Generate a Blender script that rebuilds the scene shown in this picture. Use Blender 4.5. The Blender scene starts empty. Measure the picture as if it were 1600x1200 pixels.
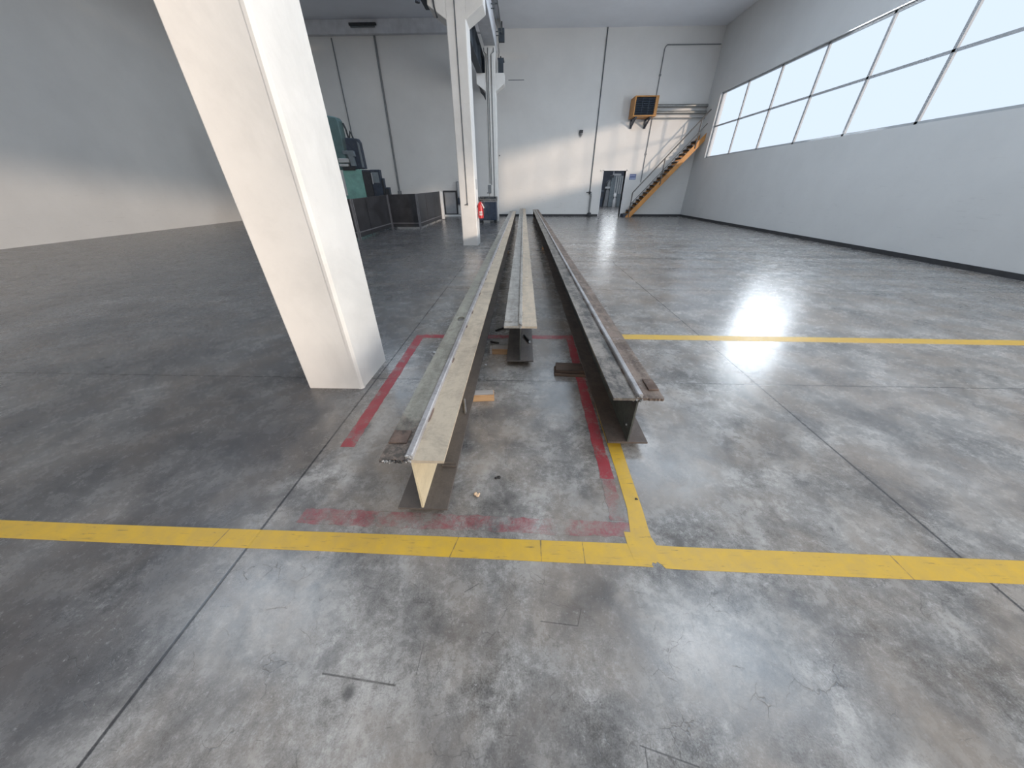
import bpy, bmesh, math, random
from mathutils import Vector, Matrix
random.seed(7)
C = bpy.context.scene.collection
SC = bpy.context.scene
PI = math.pi

# ------------------------------------------------------------------ materials
def srgb(r, g, b):
    f = lambda c: (c/255/12.92) if c/255 <= 0.04045 else ((c/255+0.055)/1.055)**2.4
    return (f(r), f(g), f(b), 1.0)

class NT:
    """small node-tree helper"""
    def __init__(s, tree):
        s.t = tree; s.n = tree.nodes; s.l = tree.links
    def node(s, typ, **kw):
        nd = s.n.new(typ)
        for k, v in kw.items():
            setattr(nd, k, v)
        return nd
    def link(s, a, b): s.l.new(a, b)
    def setin(s, sock, v):
        if hasattr(v, 'is_output') or isinstance(v, bpy.types.NodeSocket): s.link(v, sock)
        else: sock.default_value = v
    def math(s, op, a, b=0.0, c=None, clamp=False):
        nd = s.node('ShaderNodeMath', operation=op, use_clamp=clamp)
        s.setin(nd.inputs[0], a); s.setin(nd.inputs[1], b)
        if c is not None: s.setin(nd.inputs[2], c)
        return nd.outputs[0]
    def pos(s):
        return s.node('ShaderNodeNewGeometry').outputs['Position']
    def mapping(s, vec, loc=(0,0,0), rot=(0,0,0), scale=(1,1,1)):
        m = s.node('ShaderNodeMapping'); s.link(vec, m.inputs[0])
        m.inputs['Location'].default_value = loc; m.inputs['Rotation'].default_value = rot; m.inputs['Scale'].default_value = scale
        return m.outputs[0]
    def noise(s, vec, scale, detail=4.0, rough=0.55, dist=0.0):
        nd = s.node('ShaderNodeTexNoise'); s.link(vec, nd.inputs['Vector'])
        nd.inputs['Scale'].default_value = scale; nd.inputs['Detail'].default_value = detail
        nd.inputs['Roughness'].default_value = rough; nd.inputs['Distortion'].default_value = dist
        return nd.outputs['Fac']
    def voro(s, vec, scale, feature='DISTANCE_TO_EDGE'):
        nd = s.node('ShaderNodeTexVoronoi', feature=feature); s.link(vec, nd.inputs['Vector'])
        nd.inputs['Scale'].default_value = scale
        return nd.outputs['Distance']
    def ramp(s, fac, a, b, lo=0.0, hi=1.0):
        nd = s.node('ShaderNodeMapRange', clamp=True)
        s.setin(nd.inputs[0], fac)
        nd.inputs[1].default_value = a; nd.inputs[2].default_value = b
        nd.inputs[3].default_value = lo; nd.inputs[4].default_value = hi
        return nd.outputs[0]
    def mix(s, fac, a, b, blend='MIX'):
        nd = s.node('ShaderNodeMix', data_type='RGBA', blend_type=blend)
        s.setin(nd.inputs[0], fac); s.setin(nd.inputs[6], a); s.setin(nd.inputs[7], b)
        return nd.outputs[2]
    def bump(s, h, strength=0.2, dist=0.01):
        nd = s.node('ShaderNodeBump'); s.link(h, nd.inputs['Height'])
        nd.inputs['Strength'].default_value = strength; nd.inputs['Distance'].default_value = dist
        return nd.outputs[0]

def new_mat(name):
    m = bpy.data.materials.new(name); m.use_nodes = True
    nt = NT(m.node_tree)
    return m, nt, m.node_tree.nodes['Principled BSDF']

def plain(name, col, rough=0.6, metal=0.0, var=0.12, scale=8.0, dirt=None, dirt_amt=0.5, bump=0.05, spec=0.5):
    """painted / plain surface with a little tonal variation and optional dirt patches"""
    m, nt, b = new_mat(name)
    p = nt.pos()
    n = nt.noise(p, scale, 6, 0.6)
    dark = tuple(c*(1-var*1.6) for c in col[:3])+(1,)
    lite = tuple(min(1, c*(1+var)) for c in col[:3])+(1,)
    c = nt.mix(nt.ramp(n, 0.3, 0.7), dark, lite)
    if dirt is not None:
        d = nt.noise(nt.mapping(p, (3.1, 1.7, 0.4)), scale*0.45, 8, 0.7, 0.6)
        c = nt.mix(nt.math('MULTIPLY', nt.ramp(d, 0.5, 0.68), dirt_amt), c, dirt)
    nt.link(c, b.inputs['Base Color'])
    nt.setin(b.inputs['Roughness'], nt.ramp(n, 0.2, 0.8, max(0.02, rough-0.08), min(1, rough+0.08)))
    b.inputs['Metallic'].default_value = metal
    b.inputs['Specular IOR Level'].default_value = spec
    if bump: nt.link(nt.bump(nt.noise(p, scale*6, 4), bump, 0.004), b.inputs['Normal'])
    return m

# --- concrete: one node group shared by the bare floor and by the worn paint on it
def concrete_group():
    g = bpy.data.node_groups.new('concrete', 'ShaderNodeTree')
    g.interface.new_socket('Color', in_out='OUTPUT', socket_type='NodeSocketColor')
    g.interface.new_socket('Roughness', in_out='OUTPUT', socket_type='NodeSocketFloat')
    g.interface.new_socket('Height', in_out='OUTPUT', socket_type='NodeSocketFloat')
    nt = NT(g)
    out = nt.node('NodeGroupOutput')
    p = nt.pos()
    sx = nt.node('ShaderNodeSeparateXYZ'); nt.link(p, sx.inputs[0])
    X, Y = sx.outputs[0], sx.outputs[1]
    big = nt.noise(p, 1.3, 6, 0.62, 0.3)
    mid = nt.noise(nt.mapping(p, (4, 2, 0)), 5.0, 9, 0.68, 0.5)
    fine = nt.noise(p, 24, 8, 0.80)
    grain = nt.noise(p, 170, 3, 0.7)
    farf = nt.ramp(Y, 1.5, 7.0, 1.0, 0.45)
    t = nt.math('ADD', nt.math('MULTIPLY', nt.ramp(big, 0.3, 0.7), 0.50), nt.math('MULTIPLY', nt.ramp(mid, 0.25, 0.75), 0.50))
    t = nt.math('ADD', 0.5, nt.math('MULTIPLY', nt.math('SUBTRACT', t, 0.5), farf))
    t = nt.math('ADD', t, nt.math('MULTIPLY', nt.math('SUBTRACT', fine, 0.5), 1.15))
    t = nt.math('ADD', t, nt.math('MULTIPLY', nt.math('SUBTRACT', grain, 0.5), 0.65))
    c = nt.mix(nt.ramp(t, 0.18, 0.88), (0.095, 0.090, 0.084, 1), (0.490, 0.472, 0.452, 1))
    # brownish worn patches
    br = nt.noise(nt.mapping(p, (9.3, 5.1, 0)), 1.5, 6, 0.6, 0.4)
    c = nt.mix(nt.math('MULTIPLY', nt.ramp(br, 0.43, 0.62), 0.75), c, (0.255, 0.215, 0.180, 1))
    # dark oil stains
    oil = nt.noise(nt.mapping(p, (1.3, 7.7, 0)), 2.8, 6, 0.58, 0.5)
    c = nt.mix(nt.math('MULTIPLY', nt.math('MULTIPLY', nt.ramp(oil, 0.47, 0.70), 0.70), farf), c, (0.075, 0.074, 0.076, 1))
    # long sweeping wheel marks running across the bay
    tr = nt.noise(nt.mapping(p, (0, 3, 0), (0, 0, 0.12), (0.22, 2.1, 1)), 1.4, 6, 0.62, 0.5)
    farm = nt.ramp(Y, 4.0, 9.0)
    c = nt.mix(nt.math('MULTIPLY', nt.math('MULTIPLY', nt.ramp(tr, 0.42, 0.66), 0.72), farm), c, (0.080, 0.078, 0.078, 1))
    # darker tone towards the back wall and in the machine bay
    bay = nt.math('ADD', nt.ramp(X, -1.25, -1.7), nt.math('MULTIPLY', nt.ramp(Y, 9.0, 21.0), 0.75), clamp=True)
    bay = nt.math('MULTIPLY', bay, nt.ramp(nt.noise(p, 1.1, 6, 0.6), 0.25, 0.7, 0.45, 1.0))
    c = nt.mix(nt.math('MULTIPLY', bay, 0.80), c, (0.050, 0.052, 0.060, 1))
    # small specks and pits
    sp = nt.voro(p, 26, 'F1')
    spm = nt.math('MULTIPLY', nt.ramp(sp, 0.10, 0.05), nt.ramp(nt.noise(p, 3.1, 3), 0.52, 0.62))
    c = nt.mix(nt.math('MULTIPLY', spm, 0.7), c, (0.05, 0.05, 0.05, 1))
    # fine cracks and scratches
    wob = nt.node('ShaderNodeVectorMath', operation='ADD')
    ncol = nt.node('ShaderNodeTexNoise'); nt.link(p, ncol.inputs['Vector']); ncol.inputs['Scale'].default_value = 3.0; ncol.inputs['Detail'].default_value = 5
    vs = nt.node('ShaderNodeVectorMath', operation='SCALE'); nt.link(ncol.outputs['Color'], vs.inputs[0]); vs.inputs['Scale'].default_value = 0.30
    nt.link(p, wob.inputs[0]); nt.link(vs.outputs[0], wob.inputs[1])
    cr = nt.ramp(nt.voro(wob.outputs[0], 9.0), 0.0, 0.014, 1.0, 0.0)
    cr = nt.math('MULTIPLY', cr, nt.ramp(nt.noise(nt.mapping(p, (2, 8, 0)), 6.0, 4), 0.50, 0.58))
    c = nt.mix(nt.math('MULTIPLY', cr, 0.6), c, (0.06, 0.058, 0.055, 1))
    # short scratches and pale rubbed specks
    for rot, off in ((0.35, 1.0), (1.9, 6.0), (-0.5, 3.3)):
        sc = nt.noise(nt.mapping(p, (off, off*2, 0), (0, 0, rot), (9, 130, 1)), 1.0, 3, 0.55)
        msk = nt.ramp(nt.noise(nt.mapping(p, (off, 0, 0)), 2.2, 3), 0.50, 0.60)
        c = nt.mix(nt.math('MULTIPLY', nt.math('MULTIPLY', nt.ramp(sc, 0.69, 0.73), msk), 0.55), c, (0.07, 0.066, 0.062, 1))
    ps = nt.noise(nt.mapping(p, (11, 4, 0)), 48, 5, 0.75)
    c = nt.mix(nt.math('MULTIPLY', nt.ramp(ps, 0.60, 0.70), 0.5), c, (0.52, 0.51, 0.50, 1))
    # individual gouges in the foreground slab and soft oil spots
    def vm(op, a, b=None, sc=None):
        nd = nt.node('ShaderNodeVectorMath', operation=op); nt.setin(nd.inputs[0], a)
        if b is not None: nt.setin(nd.inputs[1], b)
        if sc is not None: nt.setin(nd.inputs['Scale'], sc)
        return nd
    for (a, e, w_) in (((-0.75,0.417,0),(-0.459,0.392,0),0.0028), ((0.103,0.618,0),(0.262,0.606,0),0.0018), ((0.262,0.609,0),(0.285,0.67,0),0.0015), ((0.422,0.269,0),(0.60,0.228,0),0.002),
                       ((-0.387,0.424,0),(-0.384,0.523,0),0.0012), ((-0.246,0.724,0),(-0.185,0.762,0),0.002), ((0.437,0.262,0),(0.430,0.20,0),0.002)):
        ab = Vector(e)-Vector(a); pa = vm('SUBTRACT', p, a).outputs[0]
        h_ = nt.math('DIVIDE', vm('DOT_PRODUCT', pa, tuple(ab)).outputs['Value'], ab.length_squared, clamp=True)
        d = vm('LENGTH', vm('SUBTRACT', pa, vm('SCALE', tuple(ab), sc=h_).outputs[0]).outputs[0]).outputs['Value']
        c = nt.mix(nt.math('MULTIPLY', nt.ramp(d, w_*0.5, w_*1.6, 1.0, 0.0), nt.ramp(fine, 0.3, 0.55, 0.35, 0.85)), c, (0.045, 0.042, 0.040, 1))
    for (a, r_, k_) in (((-1.205,1.879,0),0.07,0.6), ((-0.623,0.365,0),0.022,0.7), ((-0.10,0.379,0),0.02,0.5), ((-0.085,0.248,0),0.03,0.45), ((0.367,0.771,0),0.11,0.4), ((0.047,0.583,0),0.05,0.4),
                        ((-0.289,2.05,0),0.10,0.35), ((0.139,1.425,0),0.09,0.4), ((-0.464,0.59,0),0.10,0.35), ((-0.10,1.20,0),0.10,0.45), ((-0.05,2.05,0),0.12,0.4), ((0.40,1.30,0),0.09,0.45)):
        d = vm('LENGTH', vm('SUBTRACT', p, a).outputs[0]).outputs['Value']
        d = nt.math('ADD', d, nt.math('MULTIPLY', nt.math('SUBTRACT', mid, 0.5), r_*2.2))
        c = nt.mix(nt.math('MULTIPLY', nt.ramp(d, r_*0.35, r_*1.15, 1.0, 0.0), k_), c, (0.065, 0.062, 0.062, 1))
    # sawn expansion joints of the slab
    jt = None
    for (sock, v, w) in ((X, -1.42, 0.007), (X, 2.25, 0.007), (Y, 2.62, 0.005), (Y, 5.9, 0.006), (Y, 9.2, 0.006), (Y, 12.5, 0.008), (Y, 15.8, 0.01), (Y, -0.66, 0.006)):
        d = nt.math('ABSOLUTE', nt.math('SUBTRACT', sock, v))
        mm = nt.ramp(d, w*0.6, w*1.3, 1.0, 0.0)
        jt = mm if jt is None else nt.math('MAXIMUM', jt, mm)
    c = nt.mix(nt.math('MULTIPLY', jt, 0.85), c, (0.025, 0.025, 0.028, 1))
    nt.link(c, out.inputs['Color'])
    r = nt.ramp(nt.math('ADD', nt.math('MULTIPLY', mid, 0.6), nt.math('MULTIPLY', fine, 0.4)), 0.3, 0.7, 0.16, 0.36)
    nt.link(r, out.inputs['Roughness'])
    h = nt.math('SUBTRACT', nt.math('ADD', nt.math('MULTIPLY', fine, 0.5), nt.math('MULTIPLY', grain, 0.4)), nt.math('ADD', nt.math('MULTIPLY', jt, 2.0), cr))
    nt.link(h, out.inputs['Height'])
    return g
CG = concrete_group()

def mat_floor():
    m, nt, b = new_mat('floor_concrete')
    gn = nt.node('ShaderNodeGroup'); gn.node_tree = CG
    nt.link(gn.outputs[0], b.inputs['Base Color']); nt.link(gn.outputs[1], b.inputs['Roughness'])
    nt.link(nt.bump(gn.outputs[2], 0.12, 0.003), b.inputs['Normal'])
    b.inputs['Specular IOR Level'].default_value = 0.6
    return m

def mat_paint(name, col, lo, hi, mx=0.9, rough=0.45, seams=(), second=None):
    """floor paint or tape, rubbed through to the concrete"""
    m, nt, b = new_mat(name)
    gn = nt.node('ShaderNodeGroup'); gn.node_tree = CG
    p = nt.pos()
    n = nt.noise(p, 7.0, 8, 0.72, 0.4); n2 = nt.noise(p, 60, 5, 0.75)
    w = nt.math('ADD', nt.math('MULTIPLY', n, 0.7), nt.math('MULTIPLY', n2, 0.3))
    a = nt.math('MULTIPLY', nt.ramp(w, lo, hi), mx)
    v = nt.noise(p, 12, 6, 0.65)
    pc = nt.mix(nt.ramp(v, 0.35, 0.75), col, second or tuple(c*0.72 for c in col[:3])+(1,))
    c = nt.mix(a, gn.outputs[0], pc)
    # scuffs
    sc = nt.noise(nt.mapping(p, (0, 0, 0), (0, 0, 0.1), (6, 60, 1)), 1.0, 5, 0.6)
    c = nt.mix(nt.math('MULTIPLY', nt.ramp(sc, 0.62, 0.72), 0.5), c, (0.09, 0.075, 0.05, 1))
    if seams:      # butt joints and cracks between lengths of the tape in the foreground
        sx = nt.node('ShaderNodeSeparateXYZ'); nt.link(p, sx.inputs[0]); X, Y = sx.outputs[0], sx.outputs[1]
        near = nt.ramp(Y, 1.04, 1.05, 1.0, 0.0); brk = nt.noise(p, 22, 4, 0.6)
        for x0, sl in seams:
            d = nt.math('ABSOLUTE', nt.math('SUBTRACT', nt.math('SUBTRACT', X, x0), nt.math('MULTIPLY', nt.math('SUBTRACT', Y, 0.94), sl)))
            d = nt.math('ADD', d, nt.math('MULTIPLY', nt.math('SUBTRACT', brk, 0.5), 0.010))
            c = nt.mix(nt.math('MULTIPLY', nt.math('MULTIPLY', nt.ramp(d, 0.0012, 0.0035, 1.0, 0.0), near), 0.8), c, (0.10, 0.085, 0.06, 1))
        cks = nt.noise(nt.mapping(p, (3, 1, 0), (0, 0, -0.02), (5, 42, 1)), 1.6, 6, 0.68)
        c = nt.mix(nt.math('MULTIPLY', nt.ramp(cks, 0.63, 0.67), 0.75), c, (0.11, 0.085, 0.045, 1))
    nt.link(c, b.inputs['Base Color'])
    b.inputs['Roughness'].default_value = rough
    nt.link(nt.bump(gn.outputs[2], 0.12, 0.003), b.inputs['Normal'])
    return m

def mat_wall(name, col, streak=0.35):
    m, nt, b = new_mat(name)
    p = nt.pos()
    sx = nt.node('ShaderNodeSeparateXYZ'); nt.link(p, sx.inputs[0])
    n = nt.noise(p, 0.8, 5, 0.6); f = nt.noise(p, 9, 6, 0.7)
    c = nt.mix(nt.ramp(n, 0.3, 0.7), tuple(x*0.93 for x in col[:3])+(1,), col)
    c = nt.mix(nt.math('MULTIPLY', nt.ramp(f, 0.55, 0.8), 0.15), c, tuple(x*0.75 for x in col[:3])+(1,))
    # scuff marks: short horizontal dashes in a band along the lower wall
    s = nt.noise(nt.mapping(p, (5, 0, 2), (0, 0, 0), (1.6, 1.6, 13)), 1.5, 6, 0.7)
    low = nt.math('MULTIPLY', nt.ramp(sx.outputs[2], 3.2, 0.6), nt.ramp(sx.outputs[2], 0.0, 0.3, 0.6, 1.0))
    c = nt.mix(nt.math('MULTIPLY', nt.math('MULTIPLY', nt.ramp(s, 0.60, 0.72), low), streak), c, (0.25, 0.24, 0.23, 1))
    nt.link(c, b.inputs['Base Color'])
    b.inputs['Roughness'].default_value = 0.75
    b.inputs['Specular IOR Level'].default_value = 0.3
    nt.link(nt.bump(f, 0.08, 0.01), b.inputs['Normal'])
    return m

def mat_steel(name, base, second, rust, rust_lo=0.55, rust_hi=0.72, rust_amt=0.8, rough=0.6, pale=None, pale_amt=0.0, metal=0.0, end=0.0):
    """old painted steel: mottled paint, grime along the length, rust patches"""
    m, nt, b = new_mat(name)
    p = nt.pos()
    n = nt.noise(p, 7.0, 9, 0.72, 0.5)
    lng = nt.noise(nt.mapping(p, (1, 2, 0), (0, 0, 0), (9, 1.2, 9)), 1.3, 7, 0.65, 0.3)
    fine = nt.noise(p, 55, 5, 0.75)
    k = nt.math('ADD', nt.math('MULTIPLY', n, 0.5), nt.math('ADD', nt.math('MULTIPLY', lng, 0.35), nt.math('MULTIPLY', fine, 0.25)))
    c = nt.mix(nt.ramp(k, 0.48, 0.60), second, base)
    if pale is not None:
        q = nt.noise(nt.mapping(p, (8, 3, 1)), 14, 8, 0.8)
        c = nt.mix(nt.math('MULTIPLY', nt.ramp(q, 0.56, 0.70), pale_amt), c, pale)
    r = nt.noise(nt.mapping(p, (2, 9, 4)), 3.2, 8, 0.7, 0.5)
    c = nt.mix(nt.math('MULTIPLY', nt.ramp(r, rust_lo, rust_hi), rust_amt), c, rust)
    if end:        # burnt, rusty last length of the flange where it was cut
        oc = nt.node('ShaderNodeTexCoord').outputs['Object']; so = nt.node('ShaderNodeSeparateXYZ'); nt.link(oc, so.inputs[0])
        e = nt.ramp(nt.math('ADD', so.outputs[1], nt.math('MULTIPLY', nt.math('SUBTRACT', r, 0.5), 0.9)), end*0.55, end, 1.0, 0.0)
        q2 = nt.noise(p, 24, 8, 0.75)
        c = nt.mix(nt.math('MULTIPLY', e, 0.9), c, nt.mix(nt.ramp(q2, 0.45, 0.66), (0.050, 0.040, 0.034, 1), (0.27, 0.20, 0.165, 1)))
    nt.link(c, b.inputs['Base Color'])
    nt.link(nt.ramp(k, 0.3, 0.7, min(1, rough+0.12), max(0.1, rough-0.1)), b.inputs['Roughness'])
    b.inputs['Metallic'].default_value = metal
    nt.link(nt.bump(nt.math('ADD', fine, k), 0.15, 0.003), b.inputs['Normal'])
    return m

def mat_wood(name, a, bcol, axis_scale=(1, 14, 14)):
    m, nt, b = new_mat(name)
    tc = nt.node('ShaderNodeTexCoord').outputs['Object']
    w = nt.noise(nt.mapping(tc, (0, 0, 0), (0, 0, 0), axis_scale), 3.5, 7, 0.65, 0.8)
    c = nt.mix(nt.ramp(w, 0.35, 0.68), a, bcol)
    nt.link(c, b.inputs['Base Color']); b.inputs['Roughness'].default_value = 0.75
    nt.link(nt.bump(w, 0.25, 0.003), b.inputs['Normal'])
    return m

M = {}
M['floor'] = mat_floor()
M['red'] = mat_paint('red_floor_paint', (0.35, 0.026, 0.042, 1), 0.36, 0.50, 0.88)
M['red_worn'] = mat_paint('worn_red_floor_paint', (0.30, 0.032, 0.050, 1), 0.44, 0.60, 0.72)
M['yellow'] = mat_paint('yellow_floor_tape', (0.62, 0.385, 0.030, 1), 0.22, 0.36, 0.97, 0.42, second=(0.50, 0.325, 0.060, 1), seams=((-0.335, 0.25), (0.118, 0.0), (0.338, 0.03), (-1.6, 0.1), (1.9, 0.0)))
M['wall'] = mat_wall('white_wall_paint', (0.73, 0.72, 0.70, 1))
M['wall_plain'] = mat_wall('hall_wall_paint', (0.70, 0.70, 0.69, 1), 0.2)
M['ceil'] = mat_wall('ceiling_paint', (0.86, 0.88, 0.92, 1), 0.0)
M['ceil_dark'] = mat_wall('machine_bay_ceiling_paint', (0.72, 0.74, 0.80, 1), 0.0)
M['column'] = plain('column_paint', (0.77, 0.755, 0.73, 1), 0.6, var=0.04, scale=2.0, dirt=(0.40, 0.39, 0.37, 1), dirt_amt=0.20, spec=0.4)
M['concrete_grey'] = plain('precast_grey', (0.60, 0.61, 0.64, 1), 0.8, var=0.08, scale=3)
M['dark'] = plain('dark_iron', (0.035, 0.037, 0.042, 1), 0.6, var=0.2, scale=9)
M['dark_blue'] = plain('dark_blue_paint', (0.030, 0.042, 0.065, 1), 0.55, var=0.2, scale=7, dirt=(0.09, 0.09, 0.10, 1))
M['runway'] = plain('runway_girder_paint', (0.045, 0.058, 0.075, 1), 0.6, var=0.15, scale=5)
M['conduit'] = plain('grey_conduit', (0.20, 0.21, 0.22, 1), 0.5, var=0.1, scale=10)
M['conduit_dark'] = plain('dark_conduit', (0.10, 0.115, 0.125, 1), 0.5, var=0.1, scale=10)
M['pipe_metal'] = plain('galvanised_pipe', (0.30, 0.30, 0.29, 1), 0.4, 0.5, var=0.1, scale=10)
M['base'] = plain('dark_skirting', (0.045, 0.045, 0.048, 1), 0.7, var=0.2, scale=6)
M['orange'] = plain('orange_paint', (0.56, 0.255, 0.065, 1), 0.5, var=0.10, scale=5, dirt=(0.28, 0.15, 0.07, 1), dirt_amt=0.5)
M['grille'] = plain('dark_grille', (0.055, 0.075, 0.11, 1), 0.45, var=0.1, scale=20)
M['slot'] = plain('black_void', (0.012, 0.014, 0.018, 1), 0.9, var=0.0, bump=0)
M['stair_metal'] = plain('stair_grey', (0.13, 0.105, 0.09, 1), 0.55, var=0.15, scale=9)
M['rail_metal'] = plain('handrail_steel', (0.15, 0.14, 0.13, 1), 0.45, 0.3, var=0.1, scale=9)
M['sheet'] = plain('guard_sheet', (0.058, 0.058, 0.064, 1), 0.40, 0.35, var=0.25, scale=2.2, dirt=(0.030, 0.030, 0.035, 1), dirt_amt=0.6)
M['frame_steel'] = plain('guard_frame', (0.24, 0.235, 0.25, 1), 0.4, 0.4, var=0.1, scale=8)
M['green'] = plain('green_machine_paint', (0.19, 0.39, 0.35, 1), 0.45, var=0.10, scale=4, dirt=(0.12, 0.22, 0.21, 1), dirt_amt=0.5)
M['green_dk'] = plain('dull_green_machine_paint', (0.095, 0.165, 0.170, 1), 0.5, var=0.12, scale=4)
M['mach_grey'] = plain('machine_grey', (0.16, 0.19, 0.21, 1), 0.5, var=0.12, scale=6)
M['pale_grey'] = plain('pale_grey_paint', (0.42, 0.43, 0.44, 1), 0.5, var=0.06, scale=6)
M['white'] = plain('white_paint', (0.72, 0.72, 0.72, 1), 0.5, var=0.04, scale=6)
M['ext_red'] = plain('extinguisher_red', (0.52, 0.025, 0.03, 1), 0.3, var=0.08, scale=20)
M['paper'] = plain('crumpled_paper', (0.70, 0.50, 0.33, 1), 0.8, var=0.2, scale=60)
M['paper_white'] = plain('white_scrap', (0.72, 0.72, 0.74, 1), 0.8, var=0.15, scale=60)
M['blue_sign'] = plain('blue_sign', (0.045, 0.075, 0.23, 1), 0.45, var=0.08, scale=20)
M['sign_pale'] = plain('pale_blue_sign', (0.28, 0.33, 0.50, 1), 0.45, var=0.08, scale=20)
M['blue_crate'] = plain('blue_grey_crate', (0.040, 0.060, 0.100, 1), 0.5, var=0.2, scale=7, dirt=(0.13, 0.14, 0.17, 1), dirt_amt=0.5)
M['crate_grey'] = plain('crate_clutter_grey', (0.13, 0.13, 0.125, 1), 0.6, var=0.3, scale=14, dirt=(0.35, 0.35, 0.34, 1), dirt_amt=0.6)
M['panel_grey'] = plain('door_leaf_grey', (0.34, 0.34, 0.35, 1), 0.6, var=0.06, scale=6)
M['wood'] = mat_wood('fresh_timber', (0.42, 0.235, 0.115, 1), (0.62, 0.40, 0.22, 1))
M['wood_mid'] = mat_wood('weathered_timber', (0.28, 0.16, 0.08, 1), (0.42, 0.27, 0.15, 1))
M['wood_dark'] = mat_wood('dark_timber', (0.030, 0.020, 0.016, 1), (0.12, 0.075, 0.05, 1))
M['wood_grey'] = mat_wood('grey_timber', (0.25, 0.23, 0.22, 1), (0.45, 0.42, 0.40, 1))
# girders
DK = (0.050, 0.045, 0.042, 1); RUST = (0.095, 0.060, 0.042, 1)
M['cream'] = mat_steel('cream_girder_paint', (0.62, 0.53, 0.37, 1), (0.54, 0.46, 0.32, 1), (0.20, 0.13, 0.08, 1), 0.66, 0.80, 0.5, 0.5)
M['beige'] = mat_steel('beige_flange', (0.50, 0.425, 0.325, 1), (0.40, 0.335, 0.26, 1), (0.17, 0.140, 0.115, 1), 0.54, 0.72, 0.65, 0.55)
M['beige_dull'] = mat_steel('dull_beige_flange', (0.54, 0.45, 0.345, 1), (0.38, 0.325, 0.255, 1), (0.14, 0.115, 0.10, 1), 0.58, 0.8, 0.5, 0.55)
M['grey_flange'] = mat_steel('grey_green_flange', (0.32, 0.305, 0.255, 1), (0.195, 0.185, 0.155, 1), (0.080, 0.068, 0.056, 1), 0.56, 0.72, 0.7, 0.55, end=0.40)
M['grey_light'] = mat_steel('pale_grey_flange', (0.40, 0.38, 0.35, 1), (0.24, 0.225, 0.20, 1), (0.10, 0.085, 0.075, 1), 0.58, 0.75, 0.6, 0.55)
M['brown_l'] = mat_steel('grimy_flange', (0.265, 0.232, 0.198, 1), (0.060, 0.053, 0.047, 1), (0.040, 0.036, 0.034, 1), 0.52, 0.66, 0.8, 0.5, (0.36, 0.33, 0.30, 1), 0.55)
M['brown_r'] = mat_steel('rusty_flange', (0.225, 0.170, 0.135, 1), (0.080, 0.057, 0.045, 1), RUST, 0.52, 0.66, 0.8, 0.7, (0.50, 0.47, 0.45, 1), 0.7)
M['rusty_end'] = mat_steel('rusty_plate', (0.175, 0.120, 0.095, 1), (0.055, 0.042, 0.036, 1), (0.09, 0.055, 0.04, 1), 0.5, 0.66, 0.8, 0.8, (0.40, 0.33, 0.29, 1), 0.5)
M['dark_flange'] = mat_steel('dark_bottom_flange', (0.105, 0.088, 0.078, 1), (0.075, 0.064, 0.058, 1), (0.05, 0.04, 0.035, 1), 0.58, 0.75, 0.5, 0.5)
M['brown_flange'] = mat_steel('brown_bottom_flange', (0.115, 0.085, 0.068, 1), (0.070, 0.055, 0.046, 1), RUST, 0.52, 0.7, 0.6, 0.6)
M['dark_web'] = mat_steel('dark_web', (0.070, 0.075, 0.066, 1), (0.045, 0.048, 0.044, 1), (0.06, 0.045, 0.035, 1), 0.6, 0.78, 0.5, 0.55)
M['rail'] = mat_steel('worn_crane_rail', (0.42, 0.41, 0.42, 1), (0.28, 0.27, 0.27, 1), (0.20, 0.16, 0.13, 1), 0.58, 0.76, 0.6, 0.5, metal=0.3)
M['weld'] = mat_steel('torch_cut_edge', (0.55, 0.55, 0.55, 1), (0.03, 0.03, 0.03, 1), (0.12, 0.08, 0.06, 1), 0.55, 0.7, 0.5, 0.4, metal=0.3)
M['bar'] = plain('grey_steel_bar', (0.25, 0.235, 0.225, 1), 0.4, 0.5, var=0.2, scale=20)
M['bar_dark'] = plain('black_steel_bar', (0.028, 0.026, 0.026, 1), 0.5, 0.2, var=0.2, scale=20)
M['bright'] = plain('bright_cut_steel', (0.75, 0.75, 0.76, 1), 0.35, 0.4, var=0.1, scale=30)

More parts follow.
